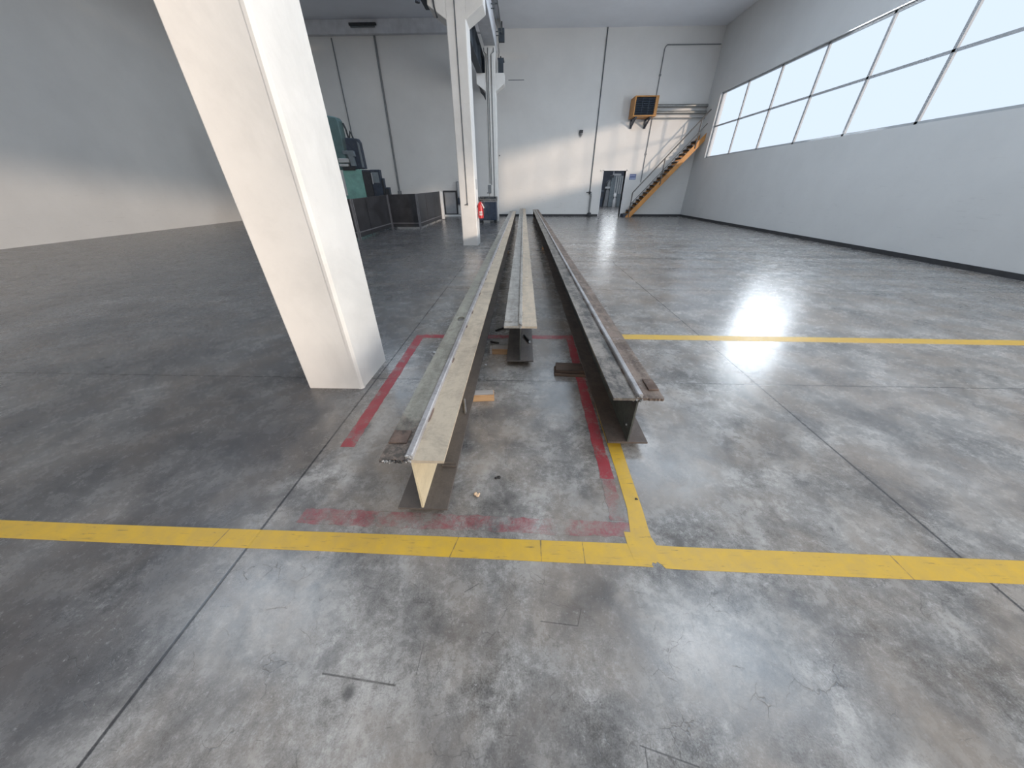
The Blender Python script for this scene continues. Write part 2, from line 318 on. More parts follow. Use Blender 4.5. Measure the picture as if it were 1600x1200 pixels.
# ------------------------------------------------------------------ mesh builder
class MB:
    def __init__(s): s.bm = bmesh.new(); s.mi = 0
    def _face(s, vs):
        try:
            f = s.bm.faces.new(vs); f.material_index = s.mi; return f
        except ValueError: return None
    def box(s, x0, x1, y0, y1, z0, z1, mat=None):
        pts = [Vector(p) for p in ((x0,y0,z0),(x1,y0,z0),(x1,y1,z0),(x0,y1,z0),(x0,y0,z1),(x1,y0,z1),(x1,y1,z1),(x0,y1,z1))]
        return s.hexa(pts, mat)
    def hexa(s, pts, mat=None):
        if mat is not None: pts = [mat @ Vector(p) for p in pts]
        v = [s.bm.verts.new(p) for p in pts]
        for q in ((0,3,2,1),(4,5,6,7),(0,1,5,4),(1,2,6,5),(2,3,7,6),(3,0,4,7)): s._face([v[i] for i in q])
        return v
    def prism(s, poly, axis, a, b):
        """poly: 2D outline; extruded along axis from a to b"""
        def P(u, w, t):
            return Vector((t,u,w)) if axis == 'x' else Vector((u,t,w)) if axis == 'y' else Vector((u,w,t))
        A = [s.bm.verts.new(P(u,w,a)) for u,w in poly]; B = [s.bm.verts.new(P(u,w,b)) for u,w in poly]
        n = len(poly)
        for i in range(n): s._face([A[i],A[(i+1)%n],B[(i+1)%n],B[i]])
        s._face(list(reversed(A))); s._face(B)
    def tube(s, pts, r, n=10, cap=True, radii=None):
        pts = [Vector(p) for p in pts]; rings = []
        up0 = None
        for i, p in enumerate(pts):
            d = (pts[min(i+1,len(pts)-1)]-pts[max(i-1,0)]).normalized()
            ref = up0 if up0 is not None else (Vector((0,0,1)) if abs(d.z) < 0.9 else Vector((1,0,0)))
            u = ref - d*ref.dot(d)
            if u.length < 1e-5: u = d.orthogonal()
            u.normalize(); w = d.cross(u); up0 = u
            rr = radii[i] if radii else r
            rings.append([s.bm.verts.new(p + (u*math.cos(2*PI*k/n)+w*math.sin(2*PI*k/n))*rr) for k in range(n)])
        for a, b in zip(rings, rings[1:]):
            for k in range(n): s._face([a[k],a[(k+1)%n],b[(k+1)%n],b[k]])
        if cap:
            s._face(list(reversed(rings[0]))); s._face(rings[-1])
    def lathe(s, prof, loc=(0,0,0), n=20):
        loc = Vector(loc); rings = []
        for r, z in prof: rings.append([s.bm.verts.new(loc+Vector((r*math.cos(2*PI*k/n), r*math.sin(2*PI*k/n), z))) for k in range(n)])
        for a, b in zip(rings, rings[1:]):
            for k in range(n): s._face([a[k],a[(k+1)%n],b[(k+1)%n],b[k]])
        s._face(list(reversed(rings[0]))); s._face(rings[-1])
    def lump(s, loc, r, seed=0, flat=1.0, sub=2):
        rnd = random.Random(seed)
        res = bmesh.ops.create_icosphere(s.bm, subdivisions=sub, radius=r)
        for v in res['verts']:
            k = 1 + rnd.uniform(-0.3, 0.3)
            v.co = Vector((v.co.x*k, v.co.y*k, v.co.z*k*flat)) + Vector(loc)
        for f in {f for v in res['verts'] for f in v.link_faces}: f.material_index = s.mi
    def build(s, name, mats, parent=None, bevel=0.0, smooth=False):
        bmesh.ops.recalc_face_normals(s.bm, faces=s.bm.faces)
        me = bpy.data.meshes.new(name); s.bm.to_mesh(me); s.bm.free()
        for m in (mats if isinstance(mats, (list, tuple)) else [mats]): me.materials.append(m)
        o = bpy.data.objects.new(name, me); C.objects.link(o)
        if parent is not None: o.parent = parent
        if smooth:
            for p in me.polygons: p.use_smooth = True
            md = o.modifiers.new('es', 'EDGE_SPLIT'); md.split_angle = math.radians(40)
        if bevel > 0:
            md = o.modifiers.new('bv', 'BEVEL'); md.width = bevel; md.segments = 2; md.limit_method = 'ANGLE'
        return o

def tag(o, label, cat, group=None):
    o['label'] = label; o['category'] = cat
    if group: o['group'] = group
    return o
def thing(name, label, cat, loc=(0,0,0), rotz=0.0, group=None):
    o = bpy.data.objects.new(name, None); C.objects.link(o)
    o.empty_display_size = 0.2
    o.location = loc; o.rotation_euler = (0,0,rotz)
    return tag(o, label, cat, group)
def struct(o):
    o['kind'] = 'structure'; return o
def copy_tree(o, parent=None):
    c = o.copy(); C.objects.link(c)
    if parent is not None: c.parent = parent
    for ch in list(o.children): copy_tree(ch, c)
    return c
def boxpart(name, dims, mat, parent, bevel=0.0):
    b = MB(); b.box(*dims); return b.build(name, mat, parent, bevel)

# ------------------------------------------------------------------ camera (hand-held phone, pitched down 32 degrees)
FPX, PITCH, YAW, ROLL, CAMZ = 492.27, 0.558591, 0.0334516, -0.0013876, 1.6
fw = Vector((-math.sin(YAW)*math.cos(PITCH), math.cos(YAW)*math.cos(PITCH), -math.sin(PITCH)))
rt = Vector((math.cos(YAW), math.sin(YAW), 0)); up = rt.cross(fw)
r2 = rt*math.cos(ROLL)+up*math.sin(ROLL); u2 = -rt*math.sin(ROLL)+up*math.cos(ROLL)
cam = bpy.data.cameras.new('camera'); co = bpy.data.objects.new('camera', cam); C.objects.link(co)
co.matrix_world = Matrix(((r2.x,u2.x,-fw.x,0),(r2.y,u2.y,-fw.y,0),(r2.z,u2.z,-fw.z,CAMZ),(0,0,0,1)))
cam.sensor_fit = 'HORIZONTAL'; cam.sensor_width = 36.0; cam.lens = FPX/1600*36.0
cam.clip_start = 0.02; cam.clip_end = 200
SC.camera = co

# ------------------------------------------------------------------ the hall
YB = 23.2                                  # inner face of the back wall
XL, XR, YF = -16.0, 10.0, -11.0
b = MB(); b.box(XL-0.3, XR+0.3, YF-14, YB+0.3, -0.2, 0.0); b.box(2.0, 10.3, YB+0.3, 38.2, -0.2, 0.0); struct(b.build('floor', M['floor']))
DX0, DX1, DZ = 4.80, 6.15, 2.43            # doorway in the back wall
b = MB()
b.box(XL, DX0, YB, YB+0.3, 0, 9.2); b.box(DX1, XR+0.3, YB, YB+0.3, 0, 9.2); b.box(DX0, DX1, YB, YB+0.3, DZ, 9.2)
struct(b.build('wall_back', M['wall']))
# right wall with a long clerestory window
WY0, WY1, WZ0, WZ1 = 4.2, 21.9, 2.95, 5.7
GY0, GY1, GZ1 = -9.0, -1.0, 4.6            # open loading gate in the right wall, behind the viewer
b = MB()
b.box(XR, XR+0.3, WY0, YB, 0, WZ0); b.box(XR, XR+0.3, WY0, YB, WZ1, 9.2); b.box(XR, XR+0.3, WY1, YB, WZ0, WZ1)
b.box(XR, XR+0.3, GY1, WY0, 0, 9.2); b.box(XR, XR+0.3, GY0, GY1, GZ1, 9.2); b.box(XR, XR+0.3, YF, GY0, 0, 9.2)
struct(b.build('wall_right', M['wall_plain']))
b = MB(); b.box(XL-0.3, XL, YF, YB+0.3, 0, 9.2); struct(b.build('wall_left', M['wall_plain']))
b = MB(); b.box(XL, -6, YF-0.3, YF, 0, 9.2); b.box(7, XR+0.3, YF-0.3, YF, 0, 9.2); b.box(-6, 7, YF-0.3, YF, 5.2, 9.2)
struct(b.build('wall_front', M['wall_plain']))
# window frame of the clerestory
w = MB()
for y in [WY0+0.04, WY1-0.04] + [WY0+(WY1-WY0)*k/8 for k in range(1, 8)]: w.box(XR+0.10, XR+0.16, y-0.04, y+0.04, WZ0, WZ1)
for z in (WZ0+0.04, (WZ0+WZ1)/2, WZ1-0.04): w.box(XR+0.10, XR+0.16, WY0, WY1, z-0.03, z+0.03)
struct(w.build('window_1', M['pale_grey']))
# ceilings with skylight openings
def slab_with_holes(name, x0, x1, y0, y1, z0, z1, holes, mat):
    b = MB(); xs = sorted({x0, x1, *[h[0] for h in holes], *[h[1] for h in holes]}); ys = sorted({y0, y1, *[h[2] for h in holes], *[h[3] for h in holes]})
    for i in range(len(xs)-1):
        for j in range(len(ys)-1):
            cx, cy = (xs[i]+xs[i+1])/2, (ys[j]+ys[j+1])/2
            if any(h[0] < cx < h[1] and h[2] < cy < h[3] for h in holes): continue
            b.box(xs[i], xs[i+1], ys[j], ys[j+1], z0, z1)
    return struct(b.build(name, mat))
ZR, ZL = 8.45, 8.80
SKY_R = [(3.2, 7.6, 2.0, 4.6), (3.2, 7.6, 8.2, 10.8), (1.2, 5.6, 14.2, 16.8), (0.0, 4.6, -4, -1.4)]
SKY_L = [(-9.4, -5.6, 14.6, 17.2), (-9.4, -5.6, 3.0, 5.6)]
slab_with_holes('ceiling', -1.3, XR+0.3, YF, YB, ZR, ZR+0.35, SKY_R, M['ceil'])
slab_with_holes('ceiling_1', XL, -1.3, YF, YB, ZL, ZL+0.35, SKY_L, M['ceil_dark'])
# perimeter beam along the back wall of the machine bay, skirting
b = MB(); b.box(XL, -1.95, YB-0.28, YB, 8.27, ZL); struct(b.build('trim_1', M['concrete_grey'], bevel=0.02))
b = MB(); b.box(XL, DX0-0.02, YB-0.025, YB, 0, 0.11); struct(b.build('baseboard_back', M['base']))
b = MB(); b.box(DX1+0.02, XR, YB-0.025, YB, 0, 0.11); struct(b.build('baseboard_1', M['base']))
b = MB(); b.box(XR-0.025, XR, WY0-2, YB, 0, 0.11); struct(b.build('baseboard_right', M['base']))
# doorway lining and the room seen through it
b = MB()
b.box(DX0-0.05, DX0, YB-0.03, YB+0.32, 0, DZ+0.05); b.box(DX1, DX1+0.05, YB-0.03, YB+0.32, 0, DZ+0.05); b.box(DX0-0.05, DX1+0.05, YB-0.03, YB+0.32, DZ, DZ+0.05)
b.box(DX0-0.18, DX0-0.06, YB-0.05, YB, DZ-0.02, DZ+0.06); b.box(DX1+0.06, DX1+0.18, YB-0.05, YB, DZ-0.02, DZ+0.06)
struct(b.build('door_1', M['white']))
b = MB(); b.box(2.0, 2.2, YB+0.3, 38, 0, 5.6); b.box(10.1, 10.3, YB+0.3, 38, 0, 5.6); b.box(2.0, 10.3, 38, 38.2, 0, 5.6)
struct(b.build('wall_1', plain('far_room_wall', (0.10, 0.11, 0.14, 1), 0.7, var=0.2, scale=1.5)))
b = MB(); b.box(2.0, 10.3, YB+0.3, 38.2, 5.6, 5.8); struct(b.build('ceiling_2', M['ceil_dark']))

# ------------------------------------------------------------------ concrete columns
def octo(x0, x1, y0, y1, c): return [(x0+c,y0),(x1-c,y0),(x1,y0+c),(x1,y1-c),(x1-c,y1),(x0+c,y1),(x0,y1-c),(x0,y0+c)]
def column(x0, x1, y0, y1, label, ztop, corbels=(), cz=(5.0, 5.25, 5.85), cw=0.42):
    t = thing('concrete_column', label, 'column', ((x0+x1)/2, (y0+y1)/2, 0))
    ox, oy = t.location.x, t.location.y
    b = MB(); b.prism(octo(x0-ox, x1-ox, y0-oy, y1-oy, 0.022), 'z', 0, ztop); b.build('shaft', M['column'], t)
    for s in corbels:
        e = (x1-ox) if s > 0 else (x0-ox)
        b = MB(); b.prism([(e-s*0.01, cz[0]), (e+s*cw, cz[1]), (e+s*cw, cz[2]), (e-s*0.01, cz[2])], 'y', y0-oy+0.004, y1-oy-0.004)
        b.build('corbel', M['column'], t, 0.012)
    return t
near_col = column(-2.00, -1.475, 2.43, 3.02, 'white concrete column nearest the camera, cut off by the left edge of the photo', 8.78)
mid_col = column(-1.94, -1.455, 10.97, 11.58, 'tall white concrete column carrying the red fire extinguisher', 6.85, (-1, 1))
far_col = column(-1.86, -1.38, 19.5, 20.1, 'slim grey-white concrete column farthest back, behind the blue crate', 6.85, (-1, 1), (5.35, 5.62, 5.98), 0.40)
# cable conduit down the front of the middle column
def on(parent, b, name, mat, **k):
    """part given in world coordinates, stored relative to its thing"""
    o = b.build(name, mat, parent, **k)
    Mi = Matrix.LocRotScale(parent.location, parent.rotation_euler, parent.scale).inverted()
    o.data.transform(Mi); return o
b = MB(); b.tube([(-1.715,10.955,6.6),(-1.715,10.955,1.16)], 0.013, 8); b.tube([(-1.715,10.955,1.16),(-1.80,10.955,1.14)], 0.012, 8)
b.box(-1.735,-1.695,10.945,10.97,1.13,1.19)
tag(b.build('conduit', M['conduit_dark']), 'thin dark conduit running down the front of the middle white column', 'conduit')
# chamfer strip and kick marks on the nearest column: corner trim
b = MB(); b.prism([(-1.512,2.424),(-1.49,2.424),(-1.469,2.445),(-1.469,2.467),(-1.482,2.467),(-1.482,2.452),(-1.497,2.437),(-1.512,2.437)], 'z', 0.0, 8.0)
on(near_col, b, 'corner_guard', M['column'])
# conduits and boxes on the far column
for k, (x, zb) in enumerate(((-1.78, 1.75), (-1.70, 1.70), (-1.56, 1.2))):
    b = MB(); b.tube([(x+(-0.10 if k == 0 else 0.12 if k == 2 else 0), 19.47, 6.78), (x+(-0.10 if k == 0 else 0.12 if k == 2 else 0), 19.47, 6.66), (x,19.48,6.58), (x,19.48,zb)], 0.016, 8)
    tag(b.build('conduit', M['conduit_dark']), ['left conduit of the three on the farthest column, ending at a small box', 'middle conduit of the three on the farthest column', 'right conduit of the three on the farthest column, ending above the blue crate'][k], 'conduit', 'conduits on the farthest column')
t = thing('switch_box', 'grey switch box low on the farthest column', 'electrical box', (-1.80, 19.44, 1.50))
boxpart('housing', (-0.10,0.07,-0.05,0.05,-0.18,0.20), M['conduit'], t, 0.01); b = MB(); b.tube([(-0.09,-0.05,-0.16),(-0.15,-0.07,-0.16)],0.02,8); b.build('lever', M['dark'], t)
# longitudinal concrete girder over the column heads
t = thing('concrete_girder', 'grey concrete girder lying along the heads of the white columns', 'concrete beam', (-1.6, 11, 6.85))
b = MB(); b.box(-1.86,-1.36,10.9,20.4,6.85,7.58); on(t, b, 'girder', M['concrete_grey'], bevel=0.02)
# cable tray / conductor bars along its right side
for k, (x, z) in enumerate(((-1.22, 7.30), (-1.10, 7.42))):
    b = MB(); b.tube([(x,11.0,z),(x,20.27,z)], 0.018, 8)
    for y in (12.5, 15, 17.5, 20): b.box(-1.357, x+0.012, y-0.02, y+0.02, z-0.012, z+0.012)
    tag(b.build('conductor_bar', M['conduit_dark']), ['inner conductor bar bracketed to the concrete girder', 'outer conductor bar bracketed to the concrete girder'][k], 'conductor bar', 'conductor bars on the concrete girder')
t = thing('power_feed_box', 'dark box hanging at the end of the conductor bars', 'electrical box', (-1.12, 20.4, 7.20))
boxpart('housing', (-0.15,0.12,-0.12,0.12,0.0,0.42), M['runway'], t, 0.02); boxpart('hanger', (-0.03,0.03,-0.03,0.03,0.42,0.65), M['dark'], t)
b = MB(); b.tube([(-0.12,0,0.02),(-0.17,-0.02,-0.1),(-0.13,-0.05,-0.35),(-0.19,-0.08,-0.6)],0.012,6); b.build('cable', M['dark'], t)
# steel crane runway girders still standing on the corbels
def runway(xc, y0, y1, z0, h, label):
    t = thing('runway_girder', label, 'crane runway girder', (xc, y0, z0), 0, 'crane runway girders on the corbels'); L = y1-y0
    boxpart('bottom_flange', (-0.13,0.13,0,L,0,0.02), M['runway'], t); boxpart('web', (-0.01,0.01,0,L,0.02,h-0.02), M['runway'], t)
    boxpart('top_flange', (-0.14,0.14,0,L,h-0.02,h), M['runway'], t); boxpart('crane_rail', (-0.025,0.025,0,L,h,h+0.05), M['dark'], t)
    for k in range(int(L/1.6)+1):
        for x in (-0.12, 0.0105): boxpart('stiffener', (x,x+0.1095,k*1.6+0.01,k*1.6+0.02,0.02,h-0.02), M['runway'], t)
    return t
runway(-2.10, 11.0, 23.1, 5.98, 0.78, 'dark steel crane runway girder left of the columns')
runway(-1.14, 19.55, 20.15, 5.98, 0.50, 'short dark runway girder stub right of the farthest column')
# crane travel gear at the left corbel of the middle column
t = thing('crane_end_carriage', 'dark crane travel gear with a pale motor left of the middle column head', 'crane part', (-2.38, 11.0, 5.35))
boxpart('frame', (-0.14,0.10,-0.15,0.5,-0.02,0.75), M['runway'], t, 0.02)
b = MB(); b.tube([(0.02,-0.30,0.36),(-0.02,-0.22,0.14)],0.075,14); b.tube([(-0.02,-0.22,0.14),(-0.03,-0.2,0.09)],0.05,12); b.build('motor', M['pale_grey'], t, smooth=True)
b = MB(); b.tube([(0.10,-0.10,0.3),(0.17,-0.08,0.1),(0.19,-0.06,-0.15),(0.24,-0.05,-0.32)],0.018,8); b.build('cable', M['dark'], t)
b = MB(); b.tube([(-0.15,-0.2,0.1),(-0.16,-0.2,-0.12)],0.06,12); b.build('buffer', M['dark_blue'], t, smooth=True)
# bent bracket under the left corbel of the far column
b = MB(); b.prism([(-2.22,5.62),(-2.14,5.50),(-2.10,5.34),(-1.98,5.24),(-1.9,5.10),(-1.87,5.10),(-1.87,5.3),(-2.0,5.42)], 'y', 19.62, 19.74)
tag(b.build('bracket', M['dark']), 'dark bent bracket under the left corbel of the farthest column', 'bracket')

# ------------------------------------------------------------------ fire extinguisher on the middle column
t = thing('fire_extinguisher', 'red fire extinguisher hung on the side of the middle white column', 'fire extinguisher', (-1.35, 11.22, 0.76))
b = MB(); b.lathe([(0.070,0),(0.085,0.012),(0.085,0.36),(0.075,0.405),(0.045,0.435),(0.028,0.445),(0.028,0.46)], n=24); b.build('cylinder', M['ext_red'], t, smooth=True)
b = MB(); b.lathe([(0.024,0.45),(0.026,0.50),(0.018,0.515)], n=14); b.box(-0.02,0.02,-0.10,0.03,0.505,0.52); b.box(-0.016,0.016,-0.11,0.01,0.535,0.55); b.build('valve', M['dark'], t)
b = MB(); b.tube([(0.0,-0.02,0.49),(0.07,-0.03,0.50),(0.115,-0.03,0.44),(0.12,-0.03,0.33),(0.11,-0.03,0.22),(0.10,-0.03,0.10)],0.012,8); b.build('hose', M['dark'], t, smooth=True)
b = MB(); b.prism([(0.03,0.43),(0.075,0.40),(0.135,0.30),(0.105,0.28)], 'y', -0.092, -0.088); b.build('tag', M['white'], t)
b = MB()
for k in range(7):
    a0, a1 = -2.0+k*0.16, -2.0+(k+1)*0.16
    b.hexa([(0.0865*math.cos(a),0.0865*math.sin(a),z) for z in (0.09,0.20) for a in (a0,a1)] + [(0.0875*math.cos(a),0.0875*math.sin(a),z) for z in (0.09,0.20) for a in (a0,a1)])
b.build('label_panel', M['white'], t)
boxpart('wall_hook', (-0.105,-0.07,-0.03,0.03,0.30,0.36), M['dark'], t)
t2 = MB(); t2.box(-1.456,-1.446,11.16,11.36,1.54,1.80); tag(t2.build('extinguisher_sign', M['pale_grey']), 'small grey sign plate above the fire extinguisher on the middle column', 'sign')

# ------------------------------------------------------------------ floor markings
def strip(name, pts, z, mat, label, cat, group):
    b = MB(); vs = [b.bm.verts.new((x,y,z)) for x,y in pts]; b._face(vs)
    lo = [b.bm.verts.new((x,y,0.0001)) for x,y in pts]; n = len(pts)
    for i in range(n): b._face([vs[i],vs[(i+1)%n],lo[(i+1)%n],lo[i]])
    o = b.build(name, mat); return tag(o, label, cat, group)
R_, Yw = 'red lines of the marked bay', 'yellow floor tape'
def ragged(x0, y0, x1, y1, w0, w1, n, seed, amp=0.004):
    """outline of a band from (x0,y0) to (x1,y1), half widths w0,w1, with a slightly ragged edge"""
    rnd = random.Random(seed); d = Vector((x1-x0, y1-y0)); nrm = Vector((-d.y, d.x)).normalized(); A = []; B = []
    for k in range(n+1):
        t_ = k/n; p = Vector((x0,y0))+d*t_; w_ = w0+(w1-w0)*t_
        q = p+nrm*(w_+rnd.uniform(-amp,amp)); A.append((q.x,q.y)); q = p-nrm*(w_+rnd.uniform(-amp,amp)); B.append((q.x,q.y))
    return A+B[::-1]
strip('red_floor_line', ragged(-1.285,3.70,-1.255,1.66,0.05,0.05,40,1), 0.0012, M['red'], 'long red painted floor line beside the nearest white column', 'floor line', R_)
strip('red_floor_line', ragged(-1.235,3.665,0.64,3.685,0.05,0.05,30,2), 0.0010, M['red'], 'red painted floor line across the far side of the marked bay, under the girders', 'floor line', R_)
strip('red_floor_line', ragged(0.597,3.63,0.568,1.42,0.042,0.042,40,3), 0.0012, M['red'], 'red painted floor line running along the left of the right girder', 'floor line', R_)
strip('red_floor_line', ragged(0.568,1.42,0.562,1.12,0.042,0.044,14,7,0.006), 0.0012, M['red_worn'], 'almost rubbed-off front end of the red floor line beside the yellow junction', 'floor line', R_)
strip('red_floor_line', ragged(-1.25,1.095,0.62,1.065,0.05,0.045,50,4,0.006), 0.0010, M['red_worn'], 'worn patchy red floor line just beyond the front yellow tape', 'floor line', R_)
def hole_strip():
    top = [(-9.0,1.09),(-2.4,1.005),(-0.98,0.998),(0.0,0.99),(0.57,0.985),(0.86,0.975),(8.5,0.895)]
    bot = [(8.5,0.78),(0.82,0.858),(0.73,0.862),(0.716,0.880),(0.700,0.893),(0.690,0.884),(0.676,0.890),(0.668,0.878),(0.672,0.866),(0.60,0.868),(0.0,0.878),(-0.98,0.893),(-2.4,0.905),(-9.0,0.99)]
    return top+bot
strip('yellow_floor_tape', hole_strip(), 0.0015, M['yellow'], 'wide yellow floor tape running across the whole foreground with a torn notch', 'floor tape', Yw)
strip('yellow_floor_tape', [(0.575,0.992),(0.575,1.052),(0.61,1.050),(0.634,1.20),(0.640,1.50),(0.640,1.95),(0.66,3.62),(0.76,3.62),(0.742,1.95),(0.728,1.50),(0.722,1.20),(0.712,1.03),(0.727,0.975),(0.70,0.90),(0.585,0.90)], 0.0022, M['yellow'], 'yellow floor tape coming out from under the right girder to the junction', 'floor tape', Yw)
strip('yellow_floor_tape', ragged(0.66,3.73,8.6,3.66,0.072,0.072,30,6,0.004), 0.0015, M['yellow'], 'yellow floor tape farther back, right of the right girder', 'floor tape', Yw)

# ------------------------------------------------------------------ dismantled crane girders on the floor
ZB, ZT = 0.070, 0.455
def girder(label, loc, rotz, L, joint, mats, rail_x=0.0, wt=0.322, wb=0.278):
    t = thing('crane_girder', label, 'steel girder', loc, rotz, 'dismantled crane girders on the floor')
    h = 0.011
    # bottom flange
    b = MB(); b.box(-wb/2, wb/2, 0, L, ZB, ZB+0.014); b.build('bottom_flange', mats['bottom'], t, 0.002)
    b = MB(); b.box(-h/2, h/2, 0.004, L-0.004, ZB+0.014, ZT-0.018)
    b.build('web', [mats['web']], t)
    # top flange: two lengths butted at the joint, two halves of different paint
    b = MB(); rnd = random.Random(int(L*100))
    def half(x0, x1, y0, y1, mi, edge):
        b.mi = mi; n = 14
        fr = [(x0+(x1-x0)*k/n, y0+(rnd.uniform(-0.004, 0.006) if edge else 0)) for k in range(n+1)]
        b.prism(fr+[(x1,y1),(x0,y1)], 'z', ZT-0.018, ZT)
    def holed(x0, x1, y0, y1, mi, edge, hole):
        # hole: (x, y, half width, half length, points); the length around it is built as two notched halves
        if not hole: return half(x0, x1, y0, y1, mi, edge)
        hx, hy, rx, ry, n = hole; ya, yb = hy-ry-0.02, hy+ry+0.02
        half(x0, x1, y0, ya, mi, edge); half(x0, x1, yb, y1, mi, False)
        arc = [(rx*math.cos(-PI/2+PI*k/n), ry*math.sin(-PI/2+PI*k/n)) for k in range(n+1)] if n > 4 else [(0,-ry),(rx,-ry),(rx,ry),(0,ry)]
        b.prism([(x1,yb),(hx,yb)]+[(hx+u_, hy+v_) for u_, v_ in reversed(arc)]+[(hx,ya),(x1,ya)], 'z', ZT-0.018, ZT)
        b.prism([(x0,ya),(hx,ya)]+[(hx-u_, hy+v_) for u_, v_ in arc]+[(hx,yb),(x0,yb)], 'z', ZT-0.018, ZT)
    holed(-wt/2, 0, 0, joint, 0, mats.get('jag') == 'l', mats.get('hl')); holed(0, wt/2, 0, joint, 1, mats.get('jag') == 'r', mats.get('hr'))
    half(-wt/2-0.008, 0, joint+0.004, L, 2, False); half(0, wt/2+0.006, joint+0.004, L, 3, False)
    tf = b.build('top_flange', [mats['tl'], mats['tr'], mats.get('fl', mats['tl']), mats.get('fr', mats['tr'])], t)
    # crane rail with rounded head, and its weld seams
    b = MB(); w, hh = 0.018, 0.030
    b.prism([(rail_x-w,ZT),(rail_x-w,ZT+hh-0.006),(rail_x-w+0.006,ZT+hh),(rail_x+w-0.006,ZT+hh),(rail_x+w,ZT+hh-0.006),(rail_x+w,ZT)], 'y', 0.004, L-0.05)
    rl = b.build('crane_rail', mats['rail'], t)
    rr = random.Random(5+int(L))
    for sgn in (-1, 1):
        y = 0.3
        while y < min(L, 9):
            ln = rr.uniform(0.05, 0.14); pts = [(rail_x+sgn*(w+0.002), y+ln*k/4, ZT+0.002) for k in range(5)]
            b = MB(); b.tube(pts, 0.006, 6, radii=[0.003,0.007,0.006,0.007,0.003]); b.build('weld_bead', mats['bead'], t); y += rr.uniform(0.35, 0.75)
    # torch-cut lumps on the rail end
    b = MB()
    for k in range(9): b.lump((rail_x+rr.uniform(-w,w), 0.002+rr.uniform(-0.006,0.008), ZT+rr.uniform(-0.02,0.03)), rr.uniform(0.006,0.011), seed=k+int(L*10), sub=1)
    b.build('slag', M['weld'], t)
    # end plate on the far end
    b = MB(); b.box(-wb/2, wb/2, L-0.012, L, ZB+0.016, ZT-0.02); b.build('end_plate', M['rusty_end'], t)
    return t, tf
# left girder
LL = 19.0
aL = math.atan2(0.066, 19.0)
tL, tfL = girder('left of the three steel girders, cream web and a torch-cut ragged near end', (-0.5365, 1.104, 0), aL, LL, 8.70,
    dict(bottom=M['dark_flange'], web=M['cream'], tl=M['grey_flange'], tr=M['beige'], fl=M['grey_light'], fr=M['beige_dull'], rail=M['rail'], bead=M['rusty_end'], jag='l', hl=(-0.083, 1.975, 0.036, 0.065, 14)), -0.010)
b = MB(); b.box(-0.155,-0.058,0.115,0.215,ZT,ZT+0.010); b.build('rusty_plate', M['rusty_end'], tL, 0.003)['label'] = 'small square rusty plate'
b = MB(); rr = random.Random(3)
for k in range(26): b.lump((-0.155+0.13*k/25, -0.001+rr.uniform(-0.005,0.003), ZT-0.009+rr.uniform(-0.008,0.006)), rr.uniform(0.004,0.008), seed=k, sub=1)
b.build('cut_edge', M['weld'], tL)
b = MB(); b.box(0.045,0.134,0.305,0.325,ZB+0.014,ZB+0.030); b.box(0.045,0.134,0.318,0.326,ZB+0.014,ZB+0.042); b.build('cleat', M['dark_flange'], tL, 0.002)
# right girder
aR = math.atan2(0.05, 20.0)
tR, tfR = girder('right of the three steel girders, grimy brown with a dark web', (0.7555, 1.682, 0), aR, 20.0, 8.95,
    dict(bottom=M['brown_flange'], web=M['dark_web'], tl=M['brown_l'], tr=M['brown_r'], rail=M['rail'], bead=M['rusty_end'], jag='r'), 0.006)
b = MB(); b.box(0.090,0.160,0.095,0.230,ZT,ZT+0.010); b.build('rusty_plate', M['rusty_end'], tR, 0.003)['label'] = 'small rusty plate lying welded near the end'
for (y, z) in ((0.055, 0.40), (0.075, 0.18)):
    b = MB(); b.tube([(-0.012,y,z),(0.012,y,z)], 0.007, 10); b.build('rivet', M['bright'], tR)
# middle girder
aM = math.atan2(0.05, 19.6)
tM, tfM = girder('middle of the three steel girders, starting farther back than the other two', (-0.0140, 2.880, 0), aM, 19.75, 9.30,
    dict(bottom=M['dark_flange'], web=M['dark_web'], tl=M['grey_light'], tr=M['beige_dull'], fl=M['grey_light'], fr=M['beige_dull'], rail=M['grey_light'], bead=M['grey_flange'], hr=(0.080, 1.975, 0.024, 0.010, 2)), 0.0)
b = MB(); b.box(-0.158,-0.085,0.115,0.215,ZT,ZT+0.008); b.build('welded_plate', M['grey_light'], tM, 0.002)
b = MB(); b.box(-0.158,-0.012,0.0005,0.012,ZT-0.018,ZT+0.001); b.box(0.012,0.160,0.0005,0.012,ZT-0.018,ZT+0.001); b.build('bare_edge', M['beige'], tM)

# timber packers under the girders
def block(label, x0, x1, y0, y1, z1, mat, rot=0.0, end=None, two=False):
    cx, cy = (x0+x1)/2, (y0+y1)/2
    t = thing('timber_block', label, 'timber block', (cx, cy, 0), rot, 'timber blocks under the girders')
    hx, hy = (x1-x0)/2, (y1-y0)/2
    if two:
        boxpart('lower_board', (-hx,hx,-hy,hy,0,z1*0.5-0.002), M['wood_dark'], t, 0.004)
        boxpart('upper_board', (-hx+0.012,hx,-hy+0.015,hy+0.01,z1*0.5,z1), mat, t, 0.004)
    else:
        boxpart('beam', (-hx,hx,-hy,hy,0,z1-0.003), mat, t, 0.004); boxpart('dusty_top', (-hx+0.004,hx-0.006,-hy+0.006,hy-0.004,z1-0.003,z1), M['wood_grey'], t)
    if end: boxpart('end_face', end, M['wood_grey'], t, 0.002)
    return t
block('fresh orange timber block sticking out right of the left girder', -0.72, -0.235, 2.245, 2.33, 0.0685, M['wood'], 0.10)
block('brown timber block sticking out left of the middle girder', -0.33, 0.06, 3.18, 3.29, 0.0685, M['wood_mid'], 0.0, (-0.222,-0.196,-0.058,0.05,0,0.064))
block('dark cracked pair of boards sticking out left of the right girder', 0.335, 0.93, 2.70, 2.86, 0.0685, M['wood_dark'], -0.06, None, True)
